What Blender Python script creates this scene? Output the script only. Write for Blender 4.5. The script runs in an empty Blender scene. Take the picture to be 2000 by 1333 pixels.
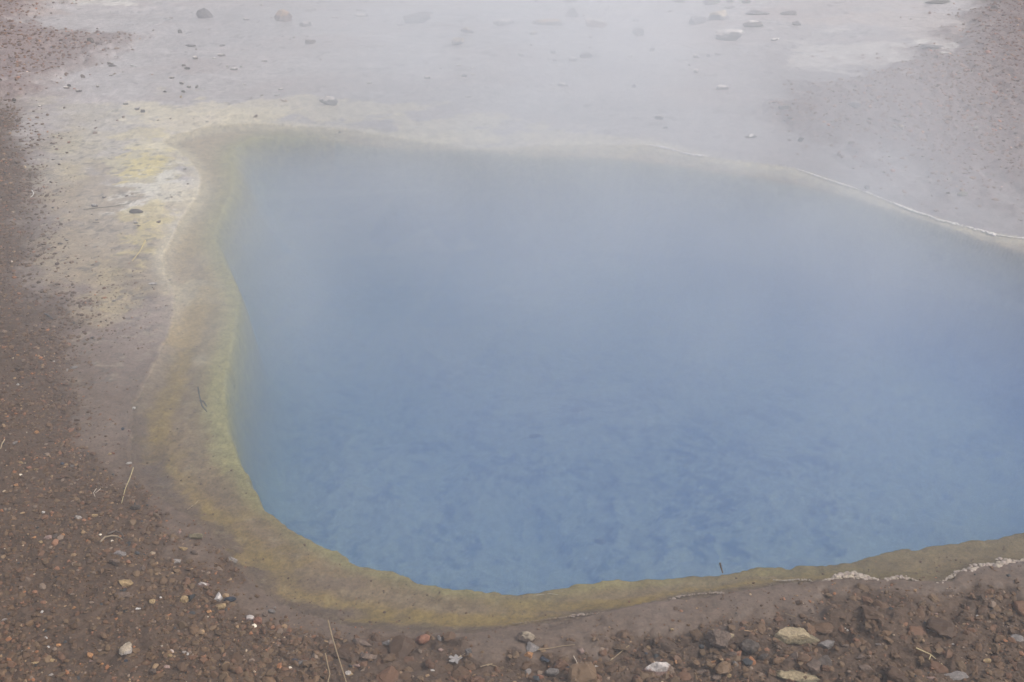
import bpy, math, random
import numpy as np
from mathutils import Vector

# ---------------------------------------------------------------- camera, world, sun
S = bpy.context.scene
COL = S.collection
H = 2.0
PITCH = math.radians(34.0)
HFOV = math.radians(50.0)
F = 1000.0 / math.tan(HFOV / 2)          # focal length in photo pixels (2000 wide)
cd = bpy.data.cameras.new('camera')
cam = bpy.data.objects.new('camera', cd)
COL.objects.link(cam)
cam.location = (0, 0, H)
cam.rotation_euler = (math.pi / 2 - PITCH, 0, 0)
cd.angle = HFOV
cd.clip_start = 0.02
cd.clip_end = 1000
S.camera = cam
S.render.resolution_x, S.render.resolution_y = 1024, 682

SUN_EL, SUN_AZ = math.radians(50), math.radians(100)    # azimuth from +Y towards +X
w = bpy.data.worlds.new('World')
S.world = w
w.use_nodes = True
nt = w.node_tree
nt.nodes.clear()
sky = nt.nodes.new('ShaderNodeTexSky')
sky.sky_type = 'NISHITA'
sky.sun_disc = False
sky.sun_elevation = SUN_EL
sky.sun_rotation = SUN_AZ
sky.air_density = 1.0
sky.dust_density = 4.0
hs = nt.nodes.new('ShaderNodeHueSaturation')
hs.inputs['Saturation'].default_value = 0.42          # overcast: the sky is nearly grey
bg = nt.nodes.new('ShaderNodeBackground')
bg.inputs['Strength'].default_value = 0.12
out = nt.nodes.new('ShaderNodeOutputWorld')
nt.links.new(sky.outputs[0], hs.inputs['Color'])
nt.links.new(hs.outputs[0], bg.inputs['Color'])
nt.links.new(bg.outputs[0], out.inputs['Surface'])

ld = bpy.data.lights.new('sun', 'SUN')
ld.energy = 1.5
ld.angle = math.radians(16)
ld.color = (1.0, 0.965, 0.93)
sun = bpy.data.objects.new('sun', ld)
COL.objects.link(sun)
to_sun = Vector((math.sin(SUN_AZ) * math.cos(SUN_EL), math.cos(SUN_AZ) * math.cos(SUN_EL), math.sin(SUN_EL)))
sun.rotation_euler = to_sun.to_track_quat('Z', 'Y').to_euler()
sun.location = (0, 5, 12)

S.view_settings.view_transform = 'Standard'
S.view_settings.look = 'None'
S.view_settings.exposure = 0.35
S.view_settings.gamma = 1.0
S.view_settings.use_curve_mapping = False
cy = S.cycles
cy.use_denoising = True
cy.max_bounces = 8
cy.volume_bounces = 3
cy.transparent_max_bounces = 16
cy.use_adaptive_sampling = True
cy.adaptive_threshold = 0.02
cy.volume_step_rate = 1.0

HAZE_D = 0.026
STEAM_D = 0.57
WATER_D = 1.6

# ---------------------------------------------------------------- helpers
def lin(r, g, b):
    f = lambda c: (c / 255 / 12.92) if c / 255 <= .04045 else ((c / 255 + .055) / 1.055) ** 2.4
    return (f(r), f(g), f(b))

CP, SP = math.cos(PITCH), math.sin(PITCH)
def ray(px, py):
    px = np.asarray(px, float); py = np.asarray(py, float)
    u = (px - 1000) / F; v = (666.5 - py) / F
    return u, CP + v * SP, -SP + v * CP
def flat(px, py, z=0.0):
    dx, dy, dz = ray(px, py)
    t = (z - H) / dz
    return dx * t, dy * t, t

def sm(a, b, x):
    t = np.clip((x - a) / (b - a), 0, 1)
    return t * t * (3 - 2 * t)

def _h(ix, iy, s):
    n = (ix.astype(np.int64) * 374761393 + iy.astype(np.int64) * 668265263 + s * 974634777) & 0xffffffff
    n = ((n ^ (n >> 13)) * 1274126177) & 0xffffffff
    n = n ^ (n >> 16)
    return (n & 0xffff) / 32767.5 - 1
def vn(x, y, s=0):
    xi = np.floor(x); yi = np.floor(y)
    fx = x - xi; fy = y - yi
    fx = fx * fx * (3 - 2 * fx); fy = fy * fy * (3 - 2 * fy)
    a = _h(xi, yi, s); b = _h(xi + 1, yi, s); c = _h(xi, yi + 1, s); d = _h(xi + 1, yi + 1, s)
    return (a * (1 - fx) + b * fx) * (1 - fy) + (c * (1 - fx) + d * fx) * fy
def fbm(x, y, sc, o=4, s=0, g=0.5):
    r = 0; a = 1; t = 0
    c, sn = 0.8, 0.6
    x = x * sc; y = y * sc
    for i in range(o):
        r = r + a * vn(x, y, s + i * 17); t += a; a *= g
        x, y = (x * c - y * sn) * 2.03 + 3.1, (x * sn + y * c) * 2.03 - 1.7
    return r / t * 1.5
def rdg(x, y, sc, o=4, s=0):
    r = 0; a = 1; t = 0
    c, sn = 0.8, 0.6
    x = x * sc; y = y * sc
    for i in range(o):
        r = r + a * (1 - np.abs(vn(x, y, s + i * 13)) * 1.6); t += a; a *= .5
        x, y = (x * c - y * sn) * 2.1 + 1.3, (x * sn + y * c) * 2.1 + 5.2
    return r / t

def catmull(P, n=6):
    P = np.array(P, float); N = len(P); out = []
    for i in range(N):
        p0, p1, p2, p3 = P[i - 1], P[i], P[(i + 1) % N], P[(i + 2) % N]
        for k in range(n):
            t = k / n
            out.append(.5 * ((2 * p1) + (-p0 + p2) * t + (2 * p0 - 5 * p1 + 4 * p2 - p3) * t * t + (-p0 + 3 * p1 - 3 * p2 + p3) * t ** 3))
    return np.array(out)
def poly_w(pts, n=5, z=0.0):
    P = catmull(pts, n)
    x, y, _ = flat(P[:, 0], P[:, 1], z)
    return np.stack([x, y], 1)

def sdf(poly, X, Y):
    best = np.full(X.shape, 1e9); ins = np.zeros(X.shape, bool)
    N = len(poly)
    for i in range(N):
        ax, ay = poly[i]; bx, by = poly[(i + 1) % N]
        ex, ey = bx - ax, by - ay
        L = ex * ex + ey * ey + 1e-12
        t = np.clip(((X - ax) * ex + (Y - ay) * ey) / L, 0, 1)
        d = (X - ax - t * ex) ** 2 + (Y - ay - t * ey) ** 2
        best = np.minimum(best, d)
        if ay != by:
            c = ((ay > Y) != (by > Y)) & (X < ex * (Y - ay) / ey + ax)
            ins ^= c
    d = np.sqrt(best)
    return np.where(ins, -d, d)

# coarse field lattice (world metres), sampled bilinearly
GX0, GX1, GY0, GY1, GS = -9.0, 9.0, -3.0, 12.0, 0.03
gx = np.arange(GX0, GX1, GS); gy = np.arange(GY0, GY1, GS)
FX, FY = np.meshgrid(gx, gy)
def sample(fld, x, y):
    u = np.clip((x - GX0) / GS, 0, len(gx) - 1.001); v = np.clip((y - GY0) / GS, 0, len(gy) - 1.001)
    i = u.astype(int); j = v.astype(int); fu = u - i; fv = v - j
    return (fld[j, i] * (1 - fu) + fld[j, i + 1] * fu) * (1 - fv) + (fld[j + 1, i] * (1 - fu) + fld[j + 1, i + 1] * fu) * fv

# outlines read off the photograph (photo pixels) and laid on the ground plane
A_PX = [(1270,284),(1190,285),(1100,285),(950,291),(860,283),(760,268),(680,255),(600,249),(500,243),(430,245),(370,256),(318,276),
        (348,294),(376,318),(390,345),(386,378),(366,412),(347,440),(334,470),(318,500),(322,540),(340,575),(335,630),(310,690),(280,755),(256,800),(252,860),(258,912),
        (300,962),(370,1010),(430,1062),(475,1118),(540,1178),(640,1213),(760,1233),(900,1238),(1000,1225),(1110,1207),(1250,1184),(1400,1162),(1500,1146),
        (1600,1135),(1700,1131),(1850,1138),(1872,1116),(1930,1106),(2010,1099),(2250,1060),(2500,980),(2620,820),(2560,650),(2300,535),(2100,480),(2000,466),(1940,456),(1850,434),
        (1750,399),(1650,361),(1550,329),(1480,320),(1420,313),(1340,299)]
B_PX = [(462,284),(445,320),(455,360),(432,420),(420,470),(440,520),(462,570),(462,620),(450,690),(438,750),(440,820),(462,890),(500,968),(548,1016),(615,1066),
        (668,1090),(690,1106),(760,1119),(850,1147),(930,1157),(1000,1161),(1100,1151),(1250,1136),(1400,1124),(1500,1117),(1600,1109),(1700,1088),(1800,1072),
        (1900,1060),(2000,1045),(2250,1000),(2420,900),(2440,780),(2350,660),(2150,560),(2000,500),(1900,470),(1750,420),(1600,372),(1400,336),(1200,311),(1000,306),(800,294),(640,276),(540,270)]
G1_PX = [(-600,150),(-100,210),(0,214),(25,250),(45,310),(62,400),(42,480),(60,560),(130,620),(140,690),(165,780),(172,850),(205,930),(250,985),(330,1040),
         (395,1080),(450,1135),(495,1195),(570,1240),(690,1262),(850,1272),(1000,1275),(1150,1262),(1280,1235),(1400,1215),(1550,1195),(1700,1165),(1850,1172),(2000,1200),(2300,1240),
         (2600,1500),(2600,2600),(1000,2600),(-900,2600),(-1500,1333)]
G2_PX = [(1500,222),(1560,262),(1640,300),(1720,330),(1800,366),(1880,392),(2000,424),(2300,480),(2900,420),(2900,0),(2500,-120),(1900,-60),(1880,20),(1840,100),(1740,140),(1640,180)]
G3_PX = [(-900,120),(-300,170),(0,206),(70,180),(150,150),(215,128),(260,108),(300,84),(240,80),(180,78),(120,74),(90,66),(60,50),(90,30),(150,15),(240,-10),(300,-70),(-300,-90),(-900,-60)]
fA = sdf(poly_w(A_PX), FX, FY)
fB = sdf(poly_w(B_PX, 5, -.026), FX, FY)
fG1 = sdf(poly_w(G1_PX, 3), FX, FY)
fG2 = sdf(poly_w(G2_PX, 3), FX, FY)
fG3 = sdf(poly_w(G3_PX, 3), FX, FY)

def fields(x, y):
    n1 = fbm(x, y, 6, 4, 3); n2 = fbm(x, y, 30, 3, 9)
    a = sample(fA, x, y) + .006 * n1 + .002 * n2
    b = sample(fB, x, y)
    near = sm(2.6, 2.2, y)
    b = b + (.005 + .006 * near) * n1 + (.001 + .005 * near) * n2
    g1 = sample(fG1, x, y) + .075 * n1 + .03 * n2
    g2 = sample(fG2, x, y) + .16 * n1 + .05 * n2
    g3 = sample(fG3, x, y) + .08 * n1 + .05 * n2
    return a, b, g1, g2, g3, n1, n2

def height(x, y, parts=None):
    a, b, g1, g2, g3, n1, n2 = parts or fields(x, y)
    far = sm(0, .6, a)
    # dry and wet land outside the waterline
    land = .004 + .012 * sm(0, .10, a) + .02 * sm(.05, 1.0, a) + .012 * far * fbm(x, y, 1.3, 3, 21) + .0016 * n2 * sm(0, .05, a)
    land = np.maximum(land, .003)
    bank = sm(.02, -.25, g1)
    land = land + .03 * bank + (.004 * n1 + .005 * n2 + .0045 * fbm(x, y, 70, 3, 31) + .005 * sm(-.8, -.2, x) * rdg(x, y, 22, 3, 37)) * sm(.03, -.05, g1)
    # flaky mud steps at the bottom of the view
    st = sm(-.45, -.1, x) * sm(.06, -.03, g1)
    q = fbm(x * .75, y * 1.5, 9, 4, 41) * 2.2
    terr = (np.floor(q) + sm(.72, .98, q - np.floor(q)))
    land = land + .011 * st * terr
    g2m = sm(.10, -.25, g2); g3m = sm(.05, -.12, g3)
    land = land + g2m * (.05 + .008 * n1 + .009 * n2) + g3m * (.04 + .008 * n1 + .008 * n2)
    # shallow shelf under the water
    shelf = -.003 - .015 * sm(0, .06, -a) - .008 * sm(.05, .30, -a) + (.0018 * n2 + .002 * n1 + .0010 * fbm(x, y, 60, 3, 213)) * sm(0, .05, -a)
    shelf = np.minimum(shelf, -.0012)
    h = np.where(a > 0, land, shelf)
    # the basin: steep near wall, gentle left and far slopes
    wd = .05 + .11 * sm(-.75, -1.35, x) * sm(2.0, 2.35, y) + .10 * sm(3.6, 4.4, y) + .30 * sm(1.0, 1.9, x) * sm(2.9, 2.0, y)
    wd = np.minimum(wd, .30)
    dp = sm(0, 1, np.clip(-b / wd, 0, 1)) * .65 + .35 * sm(0, 1, np.clip(-b / (wd * 2.4), 0, 1))
    bed = .58 + .08 * fbm(x, y, 1.1, 3, 51) - (.05 * rdg(x, y * 1.3, 4.2, 5, 61) + .022 * rdg(x, y * 1.4, 13, 4, 71)) * (1 - .8 * sm(2.9, 3.8, y)) * sm(.0, 1, np.clip(-b / (wd * 1.2), 0, 1))
    return h - np.where(a < 0, dp * bed, 0)

# ---------------------------------------------------------------- ground colour (albedo)
C = lambda *c: np.array(c)
BROWN = C(.090, .057, .037); MUD = C(.112, .078, .056); WETFLAT = C(.39, .352, .340); PINKFLAT = C(.30, .235, .215)
SHELF = C(.225, .158, .082); OCHRE = C(.27, .19, .06); GREEN = C(.34, .315, .13); CREAM = C(.62, .54, .37)
YELLOW = C(.60, .49, .19); WHITE = C(.72, .68, .60); FARG = C(.175, .125, .115); PALEY = C(.48, .42, .27); TAN = C(.33, .255, .16)
# (px, py, rx, ry, colour, strength, noise amount, noise scale)
BLOBS = [
    (230, 420, 190, 150, TAN, .75, .9, 5), (250, 560, 150, 110, TAN, .8, .9, 5),
    (190, 250, 170, 60, PALEY, .32, 1.3, 6), (120, 330, 110, 60, PALEY, .28, 1.3, 6), (420, 230, 220, 26, CREAM, .6, 1.2, 7),
    (600, 222, 260, 22, CREAM, .55, 1.2, 5), (850, 255, 220, 26, CREAM, .55, 1.2, 5), (990, 274, 260, 14, CREAM, .5, .9, 6),
    (290, 330, 75, 60, PALEY, .9, 1.2, 9), (275, 325, 58, 40, YELLOW, .85, 1.4, 10), (300, 378, 60, 40, WHITE, .62, 2.1, 16),
    (345, 400, 50, 60, CREAM, .5, 1.0, 9), (285, 478, 40, 40, YELLOW, .5, 1.7, 12), (300, 425, 45, 22, YELLOW, .45, 1.6, 12),
    (150, 300, 60, 50, YELLOW, .12, 1.5, 8), (260, 268, 60, 14, YELLOW, .35, 1.4, 9), (300, 292, 60, 16, CREAM, .9, .8, 9), (250, 590, 70, 26, YELLOW, .20, 1.6, 10),
    (215, 540, 60, 30, YELLOW, .15, 1.6, 10), (80, 250, 80, 60, WETFLAT, .6, 1.0, 6),
    (300, 520, 70, 30, MUD, .45, 1.3, 10), (290, 560, 60, 30, MUD, .45, 1.3, 10),
    (1700, 130, 170, 46, C(.52, .47, .42), .6, 1.1, 4), (1850, 60, 240, 40, C(.42, .34, .29), .5, 1.2, 4), (1820, 100, 60, 12, WHITE, .5, 1.2, 9),
    (60, 110, 160, 26, C(.42, .32, .27), .6, 1.0, 5), (170, 16, 80, 14, WHITE, .5, 1.3, 6), (40, 40, 90, 30, C(.36, .28, .24), .5, 1.2, 5),
    (1750, 360, 260, 30, C(.26, .215, .20), .45, .8, 5),
]
SHELF_BLOBS = [
    (385, 560, 60, 40, CREAM * .8, .6, 1.2, 8), (370, 620, 46, 120, C(.40, .29, .12), .7, .8, 6), (340, 730, 34, 90, OCHRE, .55, .9, 8),
    (312, 845, 26, 66, OCHRE, .9, .9, 10), (388, 700, 30, 16, CREAM * .75, .6, 1.0, 8), (400, 610, 36, 30, OCHRE, .35, 1.0, 8),
    (420, 1000, 60, 26, OCHRE, .5, 1.2, 9), (520, 1085, 90, 24, OCHRE, .55, 1.2, 9), (780, 1195, 110, 18, OCHRE, .85, .9, 8), (950, 1205, 180, 20, OCHRE, .8, .8, 7),
    (1150, 1172, 200, 20, OCHRE, .75, .9, 8), (400, 330, 40, 40, C(.42, .31, .17), .6, .7, 6), (380, 460, 40, 40, C(.44, .33, .16), .6, .8, 7),
    (290, 900, 40, 70, MUD * 1.3, .5, .9, 8), (600, 1190, 160, 16, MUD * 1.25, .6, .9, 7), (620, 1130, 120, 20, MUD * 1.5, .45, 1.2, 9),
    (1700, 1115, 240, 16, C(.21, .165, .06), .7, .7, 7), (450, 950, 60, 40, MUD * 1.4, .4, 1.2, 8),
]
def blob(col, x, y, n1, n2, B):
    for px, py, rx, ry, c, s, na, ns in B:
        cx, cy_, t = flat(px, py)
        _, y0, _ = flat(px, py + ry); _, y1, _ = flat(px, py - ry)
        wx = rx * t / F; wy = (y1 - y0) / 2
        sel = (np.abs(x - cx) < wx * 2.2) & (np.abs(y - cy_) < wy * 2.2)
        if not sel.any(): continue
        xs, ys = x[sel], y[sel]
        d = np.sqrt(((xs - cx) / wx) ** 2 + ((ys - cy_) / wy) ** 2)
        nn = fbm(xs, ys * 1.5, ns, 6, int(px) % 97, .66) * na
        m = s * sm(0.05, .62 if na < 1.1 else .42, 1.0 - d + nn * .75) * sm(2.0, 1.2, d)
        col[sel] += (c - col[sel]) * m[:, None]

def mixc(col, c, m):
    col += (np.asarray(c) - col) * m[:, None]

def ground_attrs(x, y, parts, z):
    a, b, g1, g2, g3, n1, n2 = parts
    N = len(x)
    col = np.tile(WETFLAT, (N, 1)).astype(float)
    n3 = fbm(x * .7, y * 1.6, 3.0, 4, 81); n4 = fbm(x, y, 14, 4, 91)
    col *= (1 + .12 * n3 + .08 * n4 + .07 * n2 + .14 * fbm(x * .45, y * 2.0, 7, 5, 221, .6))[:, None]
    mixc(col, C(.185, .155, .150), sm(-.3, 1.4, x - .25 * (y - 4)) * sm(6.6, 5.2, y) * .85)
    mixc(col, PINKFLAT, .5 * sm(-.2, .6, n3) * sm(3.6, 5.5, y))
    # brown mud collar between gravel and shelf on the near and left side
    nearc = sm(.42, .02, g1 + .05 * n1)
    mixc(col, C(.24, .178, .140), sm(3.9, 3.2, y) * sm(0.8, .2, a + n1 * .05) * sm(1.2, .3, x) * .9)
    mixc(col, MUD * 1.25, nearc * sm(3.4, 2.6, y - .2 * n1))
    mixc(col, C(.19, .14, .115), nearc * sm(2.6, 3.4, y - .2 * n1) * .8)
    blob(col, x, y, n1, n2, BLOBS)
    # dark grit and scum specks on the left flat
    lf = sm(-.9, -1.25, x) * sm(2.3, 2.7, y) * sm(5.2, 4.4, y)
    q1 = fbm(x, y * 1.6, 46, 3, 171)
    mixc(col, C(.13, .11, .09), lf * sm(.50, .70, q1 + .35 * fbm(x, y * 2, 5, 3, 173)) * .75)
    mixc(col, C(.60, .52, .36), lf * sm(.40, .70, fbm(x + 3, y * 2.2, 30, 3, 175) + .3 * fbm(x, y * 2, 4, 3, 177)) * .16)
    # cream rim along the far and left waterline
    rim = np.exp(-((a - .010) / .030) ** 2) * sm(2.9, 3.6, y) * sm(1.2, .5, x)
    mixc(col, CREAM, rim * .65 * (.6 + .4 * np.clip(n1 + .5, 0, 1)))
    rimd = np.exp(-((a + .0) / .05) ** 2) * sm(3.2, 2.7, y)
    mixc(col, MUD * .95, rimd * .6 * (a > 0))
    # gravel ground
    ge = .03 + .07 * sm(2.5, 3.0, y); m1 = sm(ge, -ge, g1); mixc(col, BROWN, m1)
    m2 = sm(.18, -.22, g2 + .10 * n4); mixc(col, FARG, m2)
    m3 = sm(.10, -.12, g3 + .06 * n4); mixc(col, FARG * 1.15, m3 * .85)
    # shelf
    ins = a < 0
    sh = np.tile(SHELF, (N, 1)).astype(float) * (1 + .10 * n1 + .12 * n4)[:, None]
    mixc(sh, C(.50, .39, .235), sm(2.7, 3.4, y) * sm(1.3, .4, x) * .85); mixc(sh, CREAM * .8, sm(3.4, 4.0, y) * sm(.12, .0, -a) * .8)
    # bands running along the shelf from the outer rim (0) to the drop-off (1)
    tb = np.clip(-a, 0, 9) / (np.clip(-a, 0, 9) + np.clip(b, 0, 9) + 1e-4) + .09 * n1 + .05 * n4 + .07 * fbm(x, y, 26, 4, 203, .62)
    nb = .5 + .5 * fbm(x, y, 4.5, 4, 201)
    zone = sm(3.9, 3.4, y) * sm(1.6, .4, x)
    mixc(sh, C(.145, .104, .074), sm(3.0, 2.5, y) * sm(.40, .10, tb) * .9)
    mixc(sh, C(.34, .265, .185), sm(2.5, 3.0, y) * sm(3.8, 3.3, y) * sm(.34, .05, tb) * .9)
    mixc(sh, C(.33, .235, .075), zone * np.exp(-((tb - .36) / .12) ** 2) * np.clip(nb * 1.5 - .15, 0, 1) * .80)
    mixc(sh, C(.25, .185, .115), zone * np.exp(-((tb - .60) / .12) ** 2) * .6)
    mixc(sh, C(.40, .36, .17), zone * sm(.72, .92, tb) * sm(-.5, -.9, x) * (.45 + .55 * nb))
    q2 = fbm(x, y, 55, 3, 205, .6); q3 = fbm(x, y, 9, 3, 207)
    mixc(sh, C(.10, .075, .05), sm(.50, .75, q2 + .35 * q3) * .28)
    mixc(sh, C(.44, .38, .24), sm(.55, .85, -q2 + .3 * q3) * .18)
    blob(sh, x, y, n1, n2, SHELF_BLOBS)
    mixc(sh, C(.12, .09, .05), sm(.55, .75, fbm(x, y, 40, 3, 209, .6) + .3 * q3) * .3)
    lip = np.exp(-((b - .008) / .024) ** 2) * sm(3.0, 2.4, y)
    mixc(sh, GREEN * .9, lip * (.70 - .45 * sm(.2, 1.2, x)) * (.7 + .5 * n1))
    mixc(sh, C(.17, .13, .065), sm(.2, 1.0, x) * sm(3, 2.4, y) * .6)
    left = sm(-.6, -1.0, x) * sm(1.9, 2.3, y)
    mixc(sh, GREEN, left * np.exp(-((b + .01) / .07) ** 2) * .85)
    mixc(sh, CREAM * .9, sm(.055, .0, -a + .02 * n1) * sm(2.9, 3.4, y) * .75)
    # basin wall and bed
    inb = sm(.0, -.02, b)
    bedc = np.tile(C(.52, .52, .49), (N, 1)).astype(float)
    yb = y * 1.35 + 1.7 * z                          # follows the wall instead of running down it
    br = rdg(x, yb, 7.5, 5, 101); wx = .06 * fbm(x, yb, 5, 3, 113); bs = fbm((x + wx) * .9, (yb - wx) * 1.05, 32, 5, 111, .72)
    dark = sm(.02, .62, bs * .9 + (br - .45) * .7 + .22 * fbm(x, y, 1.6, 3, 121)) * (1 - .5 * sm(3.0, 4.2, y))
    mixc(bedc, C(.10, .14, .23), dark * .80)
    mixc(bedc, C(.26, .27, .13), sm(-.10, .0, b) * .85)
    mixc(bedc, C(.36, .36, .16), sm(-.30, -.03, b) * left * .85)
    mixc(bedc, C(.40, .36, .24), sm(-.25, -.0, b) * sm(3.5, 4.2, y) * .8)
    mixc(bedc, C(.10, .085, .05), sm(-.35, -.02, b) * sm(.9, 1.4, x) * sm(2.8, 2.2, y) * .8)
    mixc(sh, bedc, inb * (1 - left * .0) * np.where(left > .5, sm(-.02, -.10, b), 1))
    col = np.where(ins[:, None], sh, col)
    # roughness: wet film on the flats, dry gravel
    rough = np.where(ins, .9, .34 + .10 * n4)
    rough = rough + (.85 - rough) * np.maximum(m1, np.maximum(m2 * .8, m3 * .8)) * (~ins)
    rough = np.where(ins, .9, rough + .25 * np.clip(nearc, 0, 1) * (1 - m1))
    bump = np.where(ins, .35, .25 + .75 * np.maximum(m1, np.maximum(m2, m3)))
    return np.clip(col, .01, .9), np.clip(rough, .2, .95), bump

# ---------------------------------------------------------------- mesh utils
def mesh_from(name, V, Fc, attrs=None, smooth=True):
    """V (n,3) and Fc (m,k) arrays; attrs maps name -> (n,3) colour or (n,) float."""
    me = bpy.data.meshes.new(name)
    V = np.ascontiguousarray(V, np.float32); Fc = np.ascontiguousarray(Fc, np.int32)
    k = Fc.shape[1]
    me.vertices.add(len(V)); me.vertices.foreach_set('co', V.ravel())
    me.loops.add(Fc.size); me.loops.foreach_set('vertex_index', Fc.ravel())
    me.polygons.add(len(Fc))
    me.polygons.foreach_set('loop_start', np.arange(len(Fc), dtype=np.int32) * k)
    me.polygons.foreach_set('loop_total', np.full(len(Fc), k, np.int32))
    me.polygons.foreach_set('use_smooth', np.full(len(Fc), smooth))
    for n, a in (attrs or {}).items():
        if a.ndim == 2:
            at = me.attributes.new(n, 'FLOAT_COLOR', 'POINT')
            at.data.foreach_set('color', np.concatenate([a, np.ones((len(a), 1))], 1).astype(np.float32).ravel())
        else:
            at = me.attributes.new(n, 'FLOAT', 'POINT')
            at.data.foreach_set('value', a.astype(np.float32))
    me.update(); me.validate()
    return me
def link(name, me, mat, label=None, cat=None, group=None, kind=None, parent=None):
    o = bpy.data.objects.new(name, me)
    COL.objects.link(o)
    if mat: me.materials.append(mat)
    if label: o['label'] = label
    if cat: o['category'] = cat
    if group: o['group'] = group
    if kind: o['kind'] = kind
    if parent: o.parent = parent
    return o

def new_mat(name):
    m = bpy.data.materials.new(name); m.use_nodes = True
    t = m.node_tree; t.nodes.clear()
    return m, t
def N_(t, typ, **kw):
    n = t.nodes.new(typ)
    for k, v in kw.items():
        if k in n.inputs: n.inputs[k].default_value = v
        else: setattr(n, k, v)
    return n

def surf_mat(name, fine=240, mid=45, bump_d=.004, rough=None, var=.35, spec=.5):
    m, t = new_mat(name)
    at = N_(t, 'ShaderNodeAttribute', attribute_name='col')
    tc = N_(t, 'ShaderNodeNewGeometry')
    n1 = N_(t, 'ShaderNodeTexNoise', Scale=fine, Detail=4.0, Roughness=.65)
    n2 = N_(t, 'ShaderNodeTexNoise', Scale=mid, Detail=6.0, Roughness=.65)
    t.links.new(tc.outputs['Position'], n1.inputs['Vector']); t.links.new(tc.outputs['Position'], n2.inputs['Vector'])
    r1 = N_(t, 'ShaderNodeMapRange'); r1.inputs['From Min'].default_value = .3; r1.inputs['From Max'].default_value = .7
    r1.inputs['To Min'].default_value = 1 - var; r1.inputs['To Max'].default_value = 1 + var
    ad = N_(t, 'ShaderNodeMath', operation='ADD'); hf = N_(t, 'ShaderNodeMath', operation='MULTIPLY'); hf.inputs[1].default_value = .5
    t.links.new(n1.outputs['Fac'], ad.inputs[0]); t.links.new(n2.outputs['Fac'], ad.inputs[1]); t.links.new(ad.outputs[0], hf.inputs[0])
    t.links.new(hf.outputs[0], r1.inputs['Value'])
    mx = N_(t, 'ShaderNodeVectorMath', operation='SCALE')
    t.links.new(at.outputs['Color'], mx.inputs[0]); t.links.new(r1.outputs[0], mx.inputs['Scale'])
    bs = N_(t, 'ShaderNodeBsdfPrincipled')
    bs.inputs['Specular IOR Level'].default_value = spec
    t.links.new(mx.outputs[0], bs.inputs['Base Color'])
    bp = N_(t, 'ShaderNodeBump'); bp.inputs['Distance'].default_value = bump_d
    t.links.new(hf.outputs[0], bp.inputs['Height']); t.links.new(bp.outputs[0], bs.inputs['Normal'])
    if rough is None:
        ra = N_(t, 'ShaderNodeAttribute', attribute_name='rough'); t.links.new(ra.outputs['Fac'], bs.inputs['Roughness'])
        ba = N_(t, 'ShaderNodeAttribute', attribute_name='bumpy'); t.links.new(ba.outputs['Fac'], bp.inputs['Strength'])
    else:
        bs.inputs['Roughness'].default_value = rough; bp.inputs['Strength'].default_value = .8
    o = N_(t, 'ShaderNodeOutputMaterial'); t.links.new(bs.outputs[0], o.inputs['Surface'])
    return m
M_GROUND = surf_mat('ground_earth', 130, 34, .007, var=.5, spec=.35)
M_ROCK = surf_mat('rock', 190, 48, .010, rough=.62, var=.55, spec=.3)
M_PEB = surf_mat('pebble', 500, 120, .001, rough=.6, var=.15, spec=.25)
M_CRUST = surf_mat('sinter', 500, 120, .004, rough=.45, var=.12)
M_STEM = surf_mat('dry_stem', 300, 60, .0006, rough=.6, var=.2)

# ---------------------------------------------------------------- ground sheet
def axis(core, outer0, outer1, g=1.18):
    lo = [core[0]]; s = .03
    while lo[-1] > outer0: lo.append(lo[-1] - s); s *= g
    hi = [core[-1]]; s = .03
    while hi[-1] < outer1: hi.append(hi[-1] + s); s *= g
    return np.array(lo[:0:-1] + list(core) + hi[1:])
xc = np.concatenate([np.arange(-4.2, -2.2, .012), np.arange(-2.2, 1.5, .006), np.arange(1.5, 4.2, .011)])
yc = [1.2]
while yc[-1] < 7.6: yc.append(yc[-1] + .0048 + .0022 * max(0, yc[-1] - 1.6))
XA = axis(xc, -150, 150); YA = axis(yc, -150, 150)
X, Y = np.meshgrid(XA, YA); nx, ny = len(XA), len(YA)
x, y = X.ravel(), Y.ravel()
P_ = fields(x, y)
z = height(x, y, P_)
col, rough, bump = ground_attrs(x, y, P_, z)
idx = np.arange(nx * ny).reshape(ny, nx)
Fq = np.stack([idx[:-1, :-1], idx[:-1, 1:], idx[1:, 1:], idx[1:, :-1]], -1).reshape(-1, 4)
ground = link('ground', mesh_from('ground', np.stack([x, y, z], 1), Fq, {'col': col, 'rough': rough, 'bumpy': bump}), M_GROUND,
              label='wet silt flat, brown bank and submerged ochre shelf around the hot spring', kind='structure')

def hit(px, py):
    dx, dy, dz = [float(v) for v in ray(px, py)]
    z0 = 0.0
    for _ in range(6):
        t = (z0 - H) / dz
        z0 = max(-.03, float(height(np.array([dx * t]), np.array([dy * t]))[0]))
    return dx * t, dy * t, z0, t

# ---------------------------------------------------------------- water body
def offset_poly(P, d):
    P = np.array(P); n = len(P)
    T = np.roll(P, -1, 0) - np.roll(P, 1, 0)
    T /= np.linalg.norm(T, axis=1)[:, None] + 1e-9
    nrm = np.stack([T[:, 1], -T[:, 0]], 1)
    area = np.sum(P[:, 0] * np.roll(P[:, 1], -1) - np.roll(P[:, 0], -1) * P[:, 1])
    return P + nrm * d * (1 if area > 0 else -1)
wp = offset_poly(poly_w(A_PX, 3), .03)
import bmesh
bm = bmesh.new()
tv = [bm.verts.new((p[0], p[1], 0)) for p in wp]; bv = [bm.verts.new((p[0], p[1], -1.3)) for p in wp]
bm.faces.new(tv); bm.faces.new(bv[::-1])
for i in range(len(wp)):
    j = (i + 1) % len(wp); bm.faces.new((tv[j], tv[i], bv[i], bv[j]))
bmesh.ops.recalc_face_normals(bm, faces=bm.faces)
me = bpy.data.meshes.new('water'); bm.to_mesh(me); bm.free()
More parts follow.
